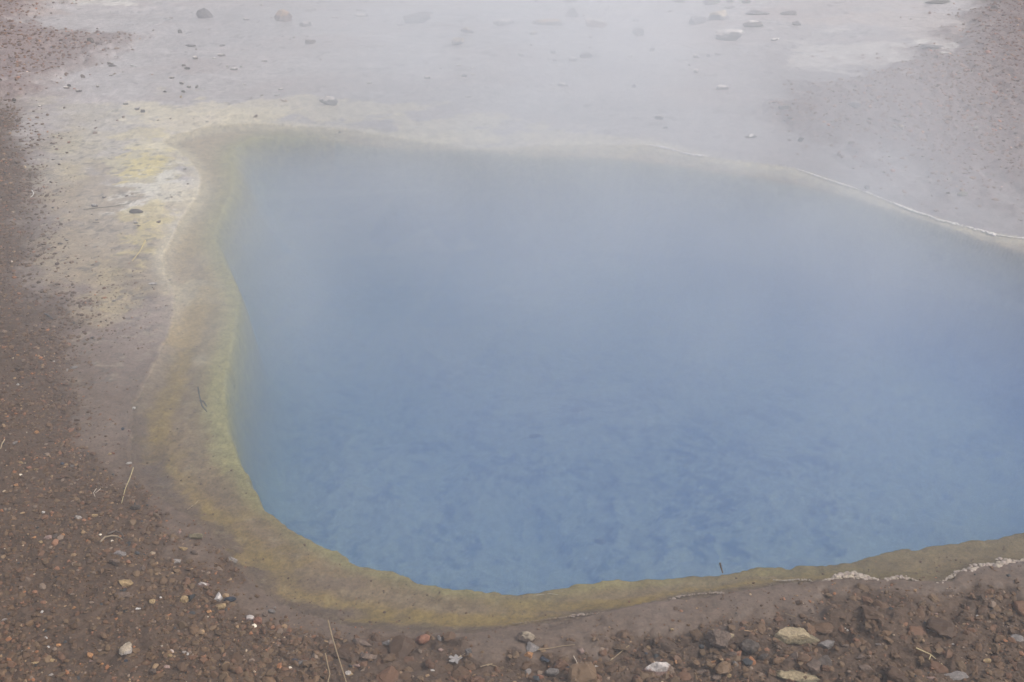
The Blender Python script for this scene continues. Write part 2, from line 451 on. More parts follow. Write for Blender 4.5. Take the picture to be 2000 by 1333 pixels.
m, t = new_mat('pool_water')
tr = N_(t, 'ShaderNodeBsdfTransparent'); gl = N_(t, 'ShaderNodeBsdfGlossy', Roughness=.12)
fr = N_(t, 'ShaderNodeFresnel', IOR=1.33); mxs = N_(t, 'ShaderNodeMixShader')
geo = N_(t, 'ShaderNodeNewGeometry'); nz = N_(t, 'ShaderNodeTexNoise', Scale=5.0, Detail=3.0)
bp = N_(t, 'ShaderNodeBump', Strength=.25, Distance=.004)
t.links.new(geo.outputs['Position'], nz.inputs['Vector']); t.links.new(nz.outputs['Fac'], bp.inputs['Height'])
t.links.new(bp.outputs[0], gl.inputs['Normal'])
t.links.new(fr.outputs[0], mxs.inputs[0]); t.links.new(tr.outputs[0], mxs.inputs[1]); t.links.new(gl.outputs[0], mxs.inputs[2])
pv = N_(t, 'ShaderNodeVolumePrincipled', Density=WATER_D)
pv.inputs['Color'].default_value = (.30, .485, .99, 1)
pv.inputs['Absorption Color'].default_value = (.10, .27, .80, 1)
o = N_(t, 'ShaderNodeOutputMaterial'); t.links.new(mxs.outputs[0], o.inputs['Surface']); t.links.new(pv.outputs[0], o.inputs['Volume'])
link('water', me, m, label='milky blue hot spring water with a glassy still surface', kind='structure')

# ---------------------------------------------------------------- stone shapes
def ico(sub):
    bm = bmesh.new(); bmesh.ops.create_icosphere(bm, subdivisions=sub, radius=1)
    V = np.array([v.co[:] for v in bm.verts]); Fc = np.array([[v.index for v in f.verts] for f in bm.faces]); bm.free()
    return V, Fc
ICO = {s: ico(s) for s in (1, 2, 3, 4, 5)}
def n3(V, sc, seed, o=4):
    return (fbm(V[:, 0] + seed * 1.7, V[:, 1] + V[:, 2] * .37, sc, o, seed) + fbm(V[:, 1] - seed, V[:, 2] + V[:, 0] * .41, sc, o, seed + 5)
            + fbm(V[:, 2] + seed * .3, V[:, 0] - V[:, 1] * .29, sc, o, seed + 11)) / 3
def stone(rng, sub, cuts=9, lo=.45, hi=.9, rough=.06, seed=0):
    V, Fc = ICO[sub]; V = V.copy()
    for k in range(cuts):
        n = rng.normal(size=3); n /= np.linalg.norm(n); d = rng.uniform(lo, hi)
        e = V @ n - d
        V -= np.where(e > 0, e, 0)[:, None] * n * .97
    if rough:
        r = n3(V, 1.6, seed, 5) * rough * 1.6 + n3(V, 7, seed + 3, 3) * rough * .6
        V += V / (np.linalg.norm(V, axis=1)[:, None] + 1e-6) * r[:, None]
    V -= (V.max(0) + V.min(0)) / 2
    V /= (V.max(0) - V.min(0)) / 2
    return V, Fc

# ---------------------------------------------------------------- gravel (nobody could count it)
rng = np.random.default_rng(7)
LIB1 = [stone(rng, 1, 3, .6, .9, 0)[0] + rng.normal(size=(12, 3)) * .17 for _ in range(60)]
LIB2 = [stone(rng, 2, 14, .35, .8, .10, i)[0] for i in range(60)]
LIB3 = [stone(rng, 3, 7, .45, .9, .26, i + 7)[0] for i in range(50)]
PAL = [(.112, .071, .045), (.100, .064, .042), (.128, .084, .053), (.085, .055, .038), (.130, .076, .051), (.135, .094, .062)]
ACC = [((.29, .14, .075), .014), ((.22, .12, .08), .035), ((.28, .20, .13), .025), ((.40, .33, .26), .003), ((.045, .05, .060), .012), ((.20, .155, .13), .04), ((.70, .66, .62), .0012)]
def scatter(name, boxes, accept, size, label, tone=(1, 1, 1), flatz=.55, big_from=.016, clod=False):
    VS = {1: [], 2: [], 3: []}; CS = {1: [], 2: [], 3: []}
    for (x0, x1, y0, y1, n) in boxes:
        xs = rng.uniform(x0, x1, n); ys = rng.uniform(y0, y1, n)
        parts = fields(xs, ys)
        keep = rng.uniform(size=n) < accept(xs, ys, parts)
        xs, ys = xs[keep], ys[keep]
        zs = height(xs, ys, tuple(p[keep] for p in parts))
        sz = size(xs, ys, len(xs))
        for X_, Y_, Z_, s in zip(xs, ys, zs, sz):
            k = 3 if clod else 2 if s > big_from else 1
            L = LIB3 if clod else LIB2 if k == 2 else LIB1
            V = L[rng.integers(50)]
            a = rng.uniform(0, 6.283); c, sn = math.cos(a), math.sin(a)
            e = rng.uniform(.6, 1.0); fz = rng.uniform(.35, .8) if flatz is None else flatz * rng.uniform(.6, 1.4)
            v = V * (s / 2, s / 2 * e, s / 2 * fz)
            ti = rng.normal() * .3
            ct, st = math.cos(ti), math.sin(ti)
            v = np.stack([v[:, 0] * c - v[:, 1] * sn, v[:, 0] * sn + v[:, 1] * c, v[:, 2]], 1)
            v = np.stack([v[:, 0], v[:, 1] * ct - v[:, 2] * st, v[:, 1] * st + v[:, 2] * ct], 1)
            v += (X_, Y_, Z_ + s * fz * (.05 if clod else .12))
            VS[k].append(v)
            r = rng.uniform(); cc = None
            for c_, p_ in (() if clod else ACC):
                if s > .014: p_ = p_ * (.5 if sum(c_) < 1.2 else .1)
                if r < p_: cc = c_; break
                r -= p_
            if cc is None: cc = PAL[rng.integers(len(PAL))]
            cc = np.array(cc) * rng.uniform(.72, 1.22) * tone * (1.06, .97, .82)
            CS[k].append(np.tile(cc, (len(V), 1)))
    Vall, Fall, Call = [], [], []; off = 0
    for k in (1, 2, 3):
        if not VS[k]: continue
        n = len(VS[k]); nv = len(ICO[k][0])
        Vall.append(np.concatenate(VS[k])); Call.append(np.concatenate(CS[k]))
        Fall.append((ICO[k][1][None] + (np.arange(n) * nv)[:, None, None]).reshape(-1, 3) + off); off += n * nv
    me = mesh_from(name, np.concatenate(Vall), np.concatenate(Fall), {'col': np.concatenate(Call)}, smooth=False)
    return link(name, me, M_PEB, label=label, kind='stuff')

def acc1(x, y, p):
    a, b, g1 = p[0], p[1], p[2]
    ge = .03 + .09 * sm(2.5, 3.0, y)
    d = sm(ge, -ge, g1) * .95 + .06 * sm(.30, .05, g1)
    thin = sm(-.15, .25, fbm(x, y, 3.2, 3, 131))
    mudzone = sm(-.45, -.1, x)
    d = d * (1 - .60 * mudzone * (1 - thin * .7)) * (.50 + .50 * thin)
    return d * (a > .004)
def size1(x, y, n):
    s = .0054 * np.exp(rng.normal(size=n) * .45) * (1 + .35 * fbm(x, y, 5, 3, 211)) * (1 + .35 * sm(2.5, 3.2, y))
    big = rng.uniform(size=n) < (.012 + .05 * sm(2.0, 1.6, y) * sm(-1.2, -.5, x) + .022 * sm(2.3, 1.9, y))
    return np.where(big, rng.uniform(.011, .024, n), np.clip(s, .003, .016))
scatter('gravel', [(-2.5, -.4, 1.35, 2.6, 76000), (-2.9, -1.25, 2.6, 5.0, 66000), (-.4, 2.1, 1.35, 2.2, 34000), (-3.5, -1.2, 1.0, 2.6, 4000)], acc1, size1,
        'brown gravel with orange and pale chips covering the near bank')
def acc2(x, y, p):
    g2 = p[3]; return (sm(.15, -.35, g2) * .9 + .03 * sm(.5, .1, g2)) * (p[0] > .02)
scatter('gravel', [(1.2, 5.2, 3.6, 7.8, 34000)], acc2, lambda x, y, n: np.clip(.011 * np.exp(rng.normal(size=n) * .4), .005, .03),
        'reddish brown gravel fading into steam beyond the far right shore', tone=(1.35, 1.15, 1.2), flatz=.45, big_from=.02)
def acc3(x, y, p):
    g3 = p[4]; return (sm(.08, -.20, g3) * .9 + .02 * sm(.3, .0, g3)) * (p[0] > .02)
scatter('gravel', [(-5.0, -1.7, 4.3, 7.6, 26000)], acc3, lambda x, y, n: np.clip(.011 * np.exp(rng.normal(size=n) * .4), .005, .03),
        'brown gravel tongue reaching in from the far left', tone=(1.3, 1.15, 1.15), flatz=.5, big_from=.02)
def acc4(x, y, p):
    a = p[0]
    d = sm(.15, .65, fbm(x, y, 4.0, 3, 141)) * sm(3.0, 3.5, y) * sm(-.9, -1.4, x) * .30
    d = d + .12 * sm(.1, .6, fbm(x, y, 5, 3, 151)) * sm(2.2, 2.6, y) * sm(-1.1, -1.45, x)
    return d * (a > .03)
scatter('debris', [(-3.0, -.9, 2.3, 6.2, 2600)], acc4, lambda x, y, n: np.clip(.009 * np.exp(rng.normal(size=n) * .45), .004, .026),
        'small dark mud crumbs strewn over the wet flat left of the pool', tone=(1.0, .95, .95), flatz=.5)

def acc6(x, y, p):
    a, b, g1 = p[0], p[1], p[2]
    return sm(.55, .0, g1) * (b > .02) * sm(4.2, 3.2, y) * (.25 + .75 * sm(.0, .6, fbm(x, y, 5, 3, 191))) * np.where(a > 0, .8, .35)
scatter('grit', [(-2.1, -.6, 1.8, 4.0, 16000), (-.6, 2.1, 1.7, 2.5, 12000)], acc6, lambda x, y, n: np.clip(.0036 * np.exp(rng.normal(size=n) * .35), .002, .008),
        'fine grit sprinkled over the wet mud and shallow shelf', tone=(1.15, 1.1, 1.05), flatz=.6)

# mud plates: flaky half-buried clods among the near gravel
def acc5(x, y, p):
    return sm(.02, -.05, p[2]) * sm(-.85, -.35, x) * (.35 + .65 * sm(-.2, .3, fbm(x, y, 4, 3, 161)))
scatter('mud_clods', [(-.95, 2.0, 1.4, 2.2, 4200)], acc5, lambda x, y, n: np.clip(.020 * np.exp(rng.normal(size=n) * .50), .009, .075),
        'flat dark mud clods and flakes pressed into the near bank', tone=(.95, .93, .93), flatz=.42, clod=True)

#TABLES#
# ---------------------------------------------------------------- single stones
KC = dict(br=(.15, .105, .078), dk=(.085, .065, .052), gy=(.20, .175, .16), pk=(.30, .20, .165), oc=(.34, .235, .12), og=(.42, .21, .09),
          wh=(.50, .46, .42), bk=(.035, .042, .058), pl=(.28, .24, .21), rd=(.25, .115, .07), ol=(.20, .165, .10), hz=(.19, .165, .165))
TC = dict(w=(.56, .50, .46), c=(.44, .35, .25), o=(.40, .26, .15), y=(.36, .28, .17))
SHP = dict(r=(7, .65, .95, .09, .75), a=(16, .35, .8, .09, .60), s=(14, .4, .85, .10, .32), l=(8, .5, .95, .24, .70), b=(13, .42, .85, .14, .62), f=(10, .4, .8, .05, .16))
def make_rock(px, py, w, h, shp, base, top, label, name='stone', cat='stone', group=None, seed=0, rot=0, sub=None):
    r = np.random.default_rng(1000 + seed)
    isfar = 1.0 if py < 310 else 0.0
    cuts, lo, hi, ro, hr = SHP[shp]
    if sub is None: sub = 5 if w > 40 else 4 if w > 18 else 3 if w > 9 else 2
    V, Fc = stone(r, sub, cuts, lo, hi, ro, seed % 83)
    X0, Y0, Z0, t = hit(px, py + h * .12)
    W = w * t / F
    th = math.atan2(H, Y0)
    hz = W * hr * (1 + .35 * isfar)
    D = (h * t / F - hz * math.cos(th) * .75) / math.sin(th)
    if D < .35 * W:
        D = .35 * W; hz = max(.12 * W, (h * t / F - D * math.sin(th)) / (math.cos(th) * .75))
    D = min(D, 1.5 * W)
    # crust on what faces up; lit tops and wet glints painted in too
    nrm_z = V[:, 2] / (np.linalg.norm(V, axis=1) + 1e-6)
    n = n3(V, 2.2, seed % 61, 4)
    col = np.tile(np.array(KC[base]) * r.uniform(.9, 1.1) * (1 - .05 * isfar), (len(V), 1)) * (1 + .35 * n)[:, None]
    if top != '-':
        m = sm(.35, .6, nrm_z + .9 * n + .35 * n3(V, 6, seed % 47, 3))
        col += (np.array(TC[top]) * (1 + .4 * isfar) - col) * m[:, None] * .9
    V = V * (W / 2, D / 2, hz / 2)
    c, s = math.cos(rot), math.sin(rot)
    V = np.stack([V[:, 0] * c - V[:, 1] * s, V[:, 0] * s + V[:, 1] * c, V[:, 2]], 1)
    V[:, 2] += hz * .26
    me = mesh_from(name, V, Fc, {'col': np.clip(col, .01, .9)}, smooth=False)
    o = link(name, me, M_ROCK, label=label, cat=cat, group=group)
    o.location = (X0, Y0, Z0)
    if sub >= 4:
        me.polygons.foreach_set('use_smooth', np.full(len(me.polygons), True))
    return o

STONES = """
#stones on the wet flat beyond the gravel tongue
177 82 16 11 r br -|small round brown stone on the tip edge of the far gravel tongue
401 32 34 22 b hz -|grey brown boulder alone on the wet flat right of the gravel tongue
481 39 12 6 a hz w|small flat stone just right of the lone grey brown boulder
352 63 8 8 r dk -|single dark pebble below the lone grey brown boulder
554 38 36 25 l pk o|chunky reddish rock crusted with pale and orange lumps in the steam
597 50 24 12 l hz w|low broken lump beside the orange crusted chunky rock
607 84 22 11 a br -|flat topped brown stone on bare wet silt below the broken lump
653 35 14 4 s hz w|thin pale chip right of the low broken lump
705 31 30 8 s hz w|long low slab with pale top left of the blurred dark boulder
700 20 12 4 s hz w|thin chip standing behind the long low pale topped slab
815 41 54 24 b hz -|wide dark boulder blurred by the thickest steam
780 49 12 6 a hz w|pale chip against the left foot of the blurred wide boulder
838 26 18 5 s hz -|thin sliver behind the right shoulder of the blurred wide boulder
511 10 10 5 s pl w|tiny pale flat chip near the top above the orange crusted rock
913 62 30 13 a hz c|box shaped stone with creamy top above a squat square one
895 84 24 22 a hz c|squat square stone with creamy top below the box shaped one
#rocks standing in the steam across the top
984 47 42 15 s hz w|wide low slab with a ragged white front edge
1068 46 62 17 s br o|longest flat brown rock with a pinkish left end
1114 31 30 20 a hz -|dark tilted wedge shaped rock behind the longest flat rock
1142 30 11 6 s pl c|small pale slab between the wedge rock and the notched rock
1164 50 44 21 b rd w|reddish dark rock with a notched grey top
1162 37 26 5 s hz -|thin plate lying behind the notched rock
1042 67 17 9 a hz c|small box shaped stone below the longest flat rock
1246 67 23 18 b hz -|rounded grey block standing alone right of the notched rock
1243 41 14 7 a hz -|small dark stone behind the rounded grey block
1308 23 13 5 s hz w|small flat chip high up between the two groups of boulders
1363 45 36 19 a hz -|dark square cornered boulder left of the pale topped block
1404 36 42 21 a hz c|boulder with a smooth peach coloured top beside the square cornered one
1423 75 55 25 b gy w|big boulder with a smooth whitish cap, brightest of the far rocks
1470 50 44 17 l gy w|ragged boulder with broken whitish ridge behind the white capped one
1390 7 36 14 b hz -|flat dark boulder cut by the top border
1325 4 26 11 b hz -|low dark rock at the top border left of the flat dark boulder
1425 4 14 9 a hz -|small square block at the top border right of the flat dark boulder
1457 5 18 11 a hz -|small upright block last in the row along the top border
1478 26 50 12 s hz -|broad faint rock shelf below the row along the top border
1425 16 22 6 s hz -|thin dark slab under the small square block of the top row
1045 4 10 8 a hz -|little dark stump at the top border above the small box shaped stone
1112 3 28 8 s hz -|flat dark stone at the top border above the wedge shaped rock
1512 78 17 9 s pl w|pale slab tilted down to the right beside the big white capped boulder
1540 27 34 10 b hz -|dim brown mound in the steam right of the ragged boulder
#small stones scattered on the misty flat beyond the pool
1018 109 14 9 a hz w|small stone with a white lid, leftmost of the upper middle scatter
1037 89 6 4 r hz w|tiny pebble just above the white lidded stone
1080 104 10 7 a hz -|small dark stone right of the white lidded one
1083 119 9 4 s hz -|flat faint chip under the small dark stone
1119 118 17 9 a hz w|sharp edged stone left of the oval grey stone
1144 111 26 12 r hz -|oval smooth grey stone in the middle of the scatter
1153 74 10 7 a gy w|small pale capped stone below the notched reddish rock
1153 93 8 4 s hz -|flat faint chip between the notched rock and the oval grey stone
1231 111 10 7 a pl w|small whitish stone leaning right under the rounded grey block
1274 99 12 7 r hz -|faint oval pebble to the right of the leaning whitish stone
1360 112 13 9 a hz w|small stone with pale top, left one of three in a row
1383 110 9 6 r hz -|smallest dark pebble, middle one of three in a row
1402 107 15 5 s hz -|thin dark slab, right one of three in a row
1360 141 13 10 a gy w|small stone with white corner below the row of three
1346 128 5 4 r hz -|speck sized pebble above the stone with white corner
1099 167 22 10 a hz w|wedge stone with a light upper edge alone on smooth silt
1411 174 25 12 a br w|low pointed stone with a white peak on the right of the flat
1237 170 9 7 r hz -|round faint pebble midway between wedge stone and pointed stone
1128 139 9 4 s hz w|little flat chip below the oval grey stone
1287 232 18 12 a dk w|dark stone with bright white spots above the far waterline
1299 250 12 5 s hz -|flat brown flake beneath the white spotted dark stone
1467 268 26 10 s br w|flat topped brown stone near the start of the white shoreline
722 163 11 5 s wh -|single bright white chip on empty silt left of middle
835 153 13 7 a pl w|small pale stone right of the single bright white chip
897 128 14 4 s wh -|thin white flake, topmost of a loose cluster
906 149 12 6 a hz -|dark pebble at the foot of the loose cluster of flakes
922 133 10 4 s wh -|second white flake right of the topmost one in the cluster
924 146 11 4 s pl w|thin curled flake touching the dark pebble of the cluster
861 134 7 4 s wh -|tiny white flake leftmost in the loose cluster
881 139 6 3 s wh -|tiny white flake between the leftmost and topmost ones
914 190 14 5 s wh -|flat white chip below the loose cluster of flakes
663 261 6 4 a dk -|single dark speck stone on the cream rim of the pool
642 201 37 21 b gy w|pale topped boulder nearest the far rim of the pool
1531 213 24 11 b br -|dim brown stone at the left edge of the far right gravel
1564 275 13 11 l dk -|dark clod at the lower tip of the far right gravel
1668 208 26 13 r hz -|rounded dark stone half sunk in the far right gravel
1748 248 8 9 a pl -|narrow pale stone, left of a touching pair on gravel
1761 250 13 11 a pl c|wider pale stone, right of a touching pair on gravel
1820 93 46 12 s hz -|long dark rock with a white patch of silt at its foot
1830 5 54 10 b dk -|broad dark rock cut by the top border at the far right
1693 367 11 9 r dk -|dark pebble just above the white shoreline
1880 377 22 11 r ol -|olive brown oval stone on silt at the far right
1555 48 20 9 b hz -|faint brown hump above the pale silt patch
1942 16 14 6 b dk -|small dark stone near the top right corner
1905 250 11 5 s wh -|thin whitish flake on the far right gravel
1845 104 24 6 s wh -|white flat plate against the long dark far rock
1873 143 8 3 s wh -|short white sliver left of a paler smear on the gravel
#white topped stones on the flat left of the pool
433 109 16 7 a br w|flat stone with a long pale lid left of misty scatter
418 114 7 4 s pl w|small pale chip touching the long lidded stone
381 115 11 8 a br w|stone with a bright square white top
359 129 9 6 a br w|white capped stone directly above a dark clod
366 135 12 6 l dk -|dark clod directly below a white capped stone
457 136 16 7 l br w|knobbly stone with a pale crest
471 131 7 4 r wh -|small white bead right of the knobbly stone
443 130 5 3 r wh -|speck of white left of the knobbly stone
336 153 12 6 a br w|low stone with silvery top between clods
355 164 11 6 a br w|stone with two bright white bumps
369 171 9 6 l dk w|dark pebble just below the one with two bright bumps
358 180 9 5 l dk -|plain dark clod at the bottom of the small clod cluster
354 190 5 6 r oc -|small upright yellowish pebble under the clod cluster
322 180 7 4 l dk -|plain dark clod left of the cluster centre
384 171 7 7 l dk -|upright dark clod at the right of the cluster
371 79 0 0 - - -|
372 90 22 6 l hz -|low line of grey crumbs on open silt
434 90 12 5 l hz -|faint grey crumb right of the low line of crumbs
216 125 13 7 a br w|white topped stone at the lower edge of the gravel tongue
220 129 16 5 l dk -|dark crumbling base beside the white topped edge stone
162 151 10 7 a br -|plain brown stone below the gravel tongue
130 172 13 6 s br w|flat light stone left of a dark one below the tongue
135 169 8 6 r dk -|dark round stone against the flat light one
154 179 12 7 a dk w|stone with bright white chipped top below the tongue
191 170 7 5 a br w|tiny light topped stone right of the white chipped one
217 148 9 4 a br w|small silvery pebble midway along the tongue's lower edge
240 141 6 3 s br w|thin silvery chip right of the silvery pebble
246 204 10 6 a dk w|small dark stone with pale crown above the shaggy clump
269 214 13 8 l dk w|shaggy dark clump, upper left of a joined pair
279 219 11 7 l dk -|shaggy dark clump, lower right of a joined pair
28 197 9 7 r dk -|dark pebble in the wet notch under the gravel tongue
78 208 9 4 s dk w|flat dark chip with a pale line on grey mud
104 312 6 5 r dk w|shiny dark bead on pinkish grey mud
215 310 9 4 s pl w|flat pale chip left of the yellow crust
478 165 7 4 s wh -|small white chip on open silt in the upper left
405 238 8 4 s wh -|bright white chip right above the rim of the left cove
361 331 8 4 r dk w|dark bead with silver top on the cream crust
516 120 12 5 s hz w|thin chip with pale end near open silt
548 175 11 5 s pl w|pale chip, top one of three above the pale topped boulder's left
541 187 12 5 s wh -|long white chip, middle one of three
554 197 15 7 a oc w|stone with curved white lip, bottom one of three
204 386 9 5 a dk w|small stone with dazzling white cap on tan mud
185 403 14 8 l dk w|dark stone with pale cap left of a thin twig
266 414 28 12 l dk -|biggest dark shaggy clod on the yellow crust
265 436 10 6 a pl w|white topped stone under the biggest shaggy clod
189 430 8 4 a dk w|tiny dark stone with white point over a dark bar
188 435 14 3 s dk -|thin dark bar shaped chip under the tiny white pointed stone
131 470 6 5 r dk w|dark bead with white glint on purple grey mud
118 476 14 4 l dk -|low dark crumb left of the glinting bead
181 518 8 3 s dk -|tiny flat dark flake alone on tan mud
298 555 17 6 s gy w|long shiny wet stone on the mud tongue
331 547 8 4 s pl w|small pale flake right of the long shiny stone
222 588 9 6 a gy w|bluish grey stone lower left of the mud tongue
#single pebbles on the left gravel bank
30 866 10 11 a pl -|light grey upright pebble near the left border
72 844 9 9 r og -|bright orange round pebble near the left border
58 913 13 10 a rd -|brick red angular pebble near the left border
71 918 10 6 a oc -|sandy flat pebble touching the brick red one
122 907 8 8 r bk -|blue black pebble in brown gravel
141 911 8 6 a gy -|mauve grey pebble right of the blue black one
160 897 10 4 s wh -|thin pale sliver above the mauve grey pebble
132 724 8 8 a pl -|pale bluish pebble at the upper edge of the bank
144 718 14 9 s gy -|flat greyish stone behind the pale bluish pebble
32 948 10 9 a og -|sharp orange pebble below the brick red one
42 905 10 6 a oc -|sandy pebble between the grey and red pebbles
85 1001 7 7 r wh -|pale cream round pebble on the lower left bank
35 695 7 5 r og -|light orange pebble high on the left bank
35 752 6 5 r wh -|white pebble below the light orange one
105 706 5 4 s wh -|small white fleck at the gravel's upper edge
94 1049 15 14 a pk -|pinkish square block on the lower left bank
67 1050 7 7 a og -|small orange block left of the pinkish square block
80 1059 8 7 r oc -|tan round pebble between the orange and pinkish blocks
186 1008 17 8 s oc -|long sandy orange slab on the bank's crest
153 1012 14 12 a pl -|pale grey rubbly stone left of the sandy orange slab
107 1048 10 14 a dk -|dark narrow stone right of the pinkish block
123 1045 9 7 a og -|orange chip up right of the pinkish block
262 798 7 7 r wh -|round white pebble at the muddy waterline
240 838 6 7 r bk -|glossy black pebble left of the waterline
253 842 7 6 r pk -|pinkish brown pebble right of the glossy black one
215 887 9 7 a oc -|sandy pebble, paler of two touching on mud
221 886 8 6 r rd -|russet pebble, darker of two touching on mud
252 905 12 6 s wh -|whitish flat chip where the shelf edge bends
265 993 22 14 l dk -|dark rough clod at the muddy edge below a grass blade
384 1050 28 16 l ol -|jagged brown clod standing in the muddy water margin
358 1073 18 10 a oc -|sandy stone lower left of the jagged clod
380 1080 16 12 r br -|brown rounded stone under the jagged clod
351 1040 8 8 r pk -|little pinkish pebble in the mud above the sandy stone
246 1141 32 21 a oc -|large ochre stone, lightest on the lower left bank
243 1163 40 14 s br -|long dull slab in front of the large ochre stone
397 1144 24 14 a pk w|pinkish white angular stone near the mud edge
270 1189 10 6 s wh -|cream bean shaped pebble below the ochre stone
345 1097 18 10 s pl -|light flat stone among brown clods
225 1100 22 14 r br -|rounded red brown stone under a curled root
236 1080 28 17 s gy -|triangular flat grey slab above the red brown stone
278 1110 14 16 a br -|upright brown stone right of a white fleck
314 1168 6 6 r wh -|bright white pebble in dark gravel
298 1175 12 12 a oc -|dull tan stone left of the bright white pebble
360 1172 18 16 l oc -|crumbly tan clod in dark gravel
450 1173 24 14 r bk -|blue black oval stone at the mud edge
428 1165 16 22 a gy w|grey upright stone left of the blue black oval
430 1185 22 16 a oc -|tan wedge stone under the grey upright one
409 1196 12 9 a og -|orange brown chip below the tan wedge stone
455 1095 20 18 l pl -|crumbly light grey lump on wet mud
490 1208 18 14 a pk w|pinkish white stone left of the lower mud margin
519 1200 12 14 r br -|dark brown round stone, right one of a wet group
504 1213 18 18 r rd -|reddish round stone in the middle of a wet group
531 1196 16 10 r gy -|flat grey stone at the top of a wet group
537 1187 7 7 a pl -|light chip above the flat grey wet stone
248 1268 28 36 l pl c|white crumbling patch of sinter on brown gravel
246 1291 8 6 a bk -|black chip under the white crumbling patch
176 1282 14 12 a og -|bright orange angular pebble near the bottom left
199 1297 8 8 a og -|small orange cube shaped pebble near the bottom left
178 1292 10 7 a pk -|pinkish chip under the bright orange angular pebble
336 1272 11 11 a og w|light orange block in the lower gravel
332 1282 12 9 a oc -|ochre chip under the light orange block
367 1277 7 8 a wh -|white chip, right of two beside the light orange block
360 1274 9 8 a pl -|grey white chip, left of two beside the light orange block
327 1304 13 9 a pk -|pale pink flat pebble near the bottom border
301 1310 16 18 l br -|red brown rough stone left of the pale pink flat pebble
90 1248 9 8 a wh -|white stone with pink side in lower gravel
95 1264 6 6 r wh -|small white pebble below the white stone with pink side
72 1259 5 5 r wh -|tiny white dot pebble left of the other white ones
115 1261 10 8 r og -|orange round pebble right of the white ones
101 1290 14 9 s oc -|tan slanted flat stone in the lower left corner
69 1295 16 7 s oc -|tan bone shaped chip in the lower left corner
100 1318 12 10 a pl -|grey stone at the bottom left border
10 1210 14 9 s pl -|cream flat pebble at the left border
82 1195 6 7 a wh -|sharp cream chip on the lower left bank
145 1188 7 7 a og -|lone small orange pebble in plain brown gravel
#stones along the near bank
707 1256 42 17 s br -|flat smooth brown slab at the edge of wet mud
753 1256 16 16 a gy -|grey brown block right of the flat smooth brown slab
720 1283 34 16 a br -|broad brown clod below the flat smooth slab
700 1289 0 0 - - -|
682 1316 16 15 a oc w|ochre and white stone near the bottom border
700 1302 24 13 a pk -|pinkish brown stone right of the long straw
576 1292 14 14 s bk -|slate blue leaf shaped stone beside the straws
592 1296 18 18 a gy -|dull grey stone right of the slate blue one
826 1251 30 25 r rd -|rusty round granite stone, reddest on the near bank
859 1245 11 16 a gy -|small grey upright peg right of the rusty granite stone
861 1266 10 8 a pk -|small pale stone under the grey upright peg
845 1309 9 5 s wh -|white flat chip near the bottom border
915 1272 16 16 a gy -|small dark grey stone at the mud margin
900 1281 6 8 a oc -|tan chip left of the small dark grey stone
860 1288 0 0 - - -|
1028 1246 38 31 l br c|dark brown rock with a cream corner on the near shore
1040 1264 27 24 s gy -|grey slab leaning under the cream cornered rock
1032 1280 19 14 a og -|orange wedge below the cream cornered rock
1065 1287 20 15 s bk -|dark slate lying among clods right of the orange wedge
1031 1311 18 24 a gy -|dark grey upright slab near the bottom border
1078 1315 28 20 r gy -|large rounded grey stone near the bottom border
1108 1307 14 17 a bk -|black angular stone, darkest on the near bank
1054 1323 16 13 r rd -|dark reddish stone between two grey ones at the bottom
1134 1271 12 14 a pk -|pinkish brown pointed stone on smooth mud
1182 1270 16 14 a br -|brown angular stone above a straw
1165 1303 12 10 a oc w|creamy ochre stone among clods
1281 1308 55 36 a pk w|large angular rock with a white top, brightest on the near bank
1263 1278 10 9 a bk -|small black stone above the large white topped rock
1312 1230 8 7 r oc -|small golden pebble on the near mud
1390 1295 18 10 a og -|flat orange stone right of the large white topped rock
1430 1279 18 12 r br -|rounded brown stone left of the ragged lump
1427 1243 15 13 l ol y|mossy tan knob between two dark boulders
1320 1298 6 9 r og -|little golden grain above the flat orange stone
1404 1250 52 50 l br -|big round dark boulder with a peeling surface
1464 1264 38 34 l dk -|ragged black brown lump right of the peeling boulder
1490 1285 24 18 l dk -|dark clod at the foot of the long tan slab
1398 1324 22 16 a br -|brown block at the bottom border beneath orange stone
1425 1313 14 11 a oc -|sandy pebble near the bottom border
1372 1312 26 16 s br -|flat brown stone between white topped rock and sandy pebble
1437 1296 11 17 a gy -|narrow grey upright stone above the sandy pebble
1554 1243 92 40 b ol y|largest rock of all, long tan slab with a bright sunlit top
1553 1281 20 20 a br -|squarish brown block under the long tan slab
1613 1263 34 22 a gy -|grey brown angular block right of the long tan slab
1588 1302 28 32 b br -|tall brown boulder below the grey brown angular block
1610 1294 26 30 a dk -|dark leaning boulder touching the tall brown one
1556 1322 88 26 l ol y|mossy speckled boulder cut by the bottom border
1650 1266 14 10 a br -|plain brown clod right of the grey brown angular block
1692 1305 30 16 s br -|wide low brown stone near the bottom border
1750 1312 16 14 l oc -|rough tan lump near the bottom border
1680 1285 16 11 a br -|little brown stone above the wide low one
1860 1320 60 14 s gy -|long flat grey slab at the bottom right
1820 1325 20 8 s pk -|pinkish flat chip left of the long flat grey slab
1927 1292 16 13 r oc -|tan oval pebble in the bottom right
1877 1298 6 6 a og -|bright orange grain in the bottom right
1985 1250 28 26 a gy -|grey brown triangular stone at the right border
1972 1225 22 12 s br -|low brown stone above the triangular one
1910 1203 9 5 s wh -|small white chip among grit on the right
1820 1187 6 6 r wh -|lone white bead on smooth right mud
1828 1200 8 6 a pk -|pinkish grain under the lone white bead
1863 1252 6 4 s wh -|white flake left of the triangular stone
1715 1259 12 6 a pl -|light grey chip on the right mud
1728 1234 10 5 s oc -|thin tan chip on the right mud
1827 1233 10 4 s oc -|thin cream chip right of the thin tan one
1650 1228 5 5 r wh -|tiny white bead, left of two specks on mud
1656 1227 5 5 r wh -|tiny white bead, right of two specks on mud
1668 1209 6 5 r og -|orange grain above the two tiny white beads
#stones lying under water
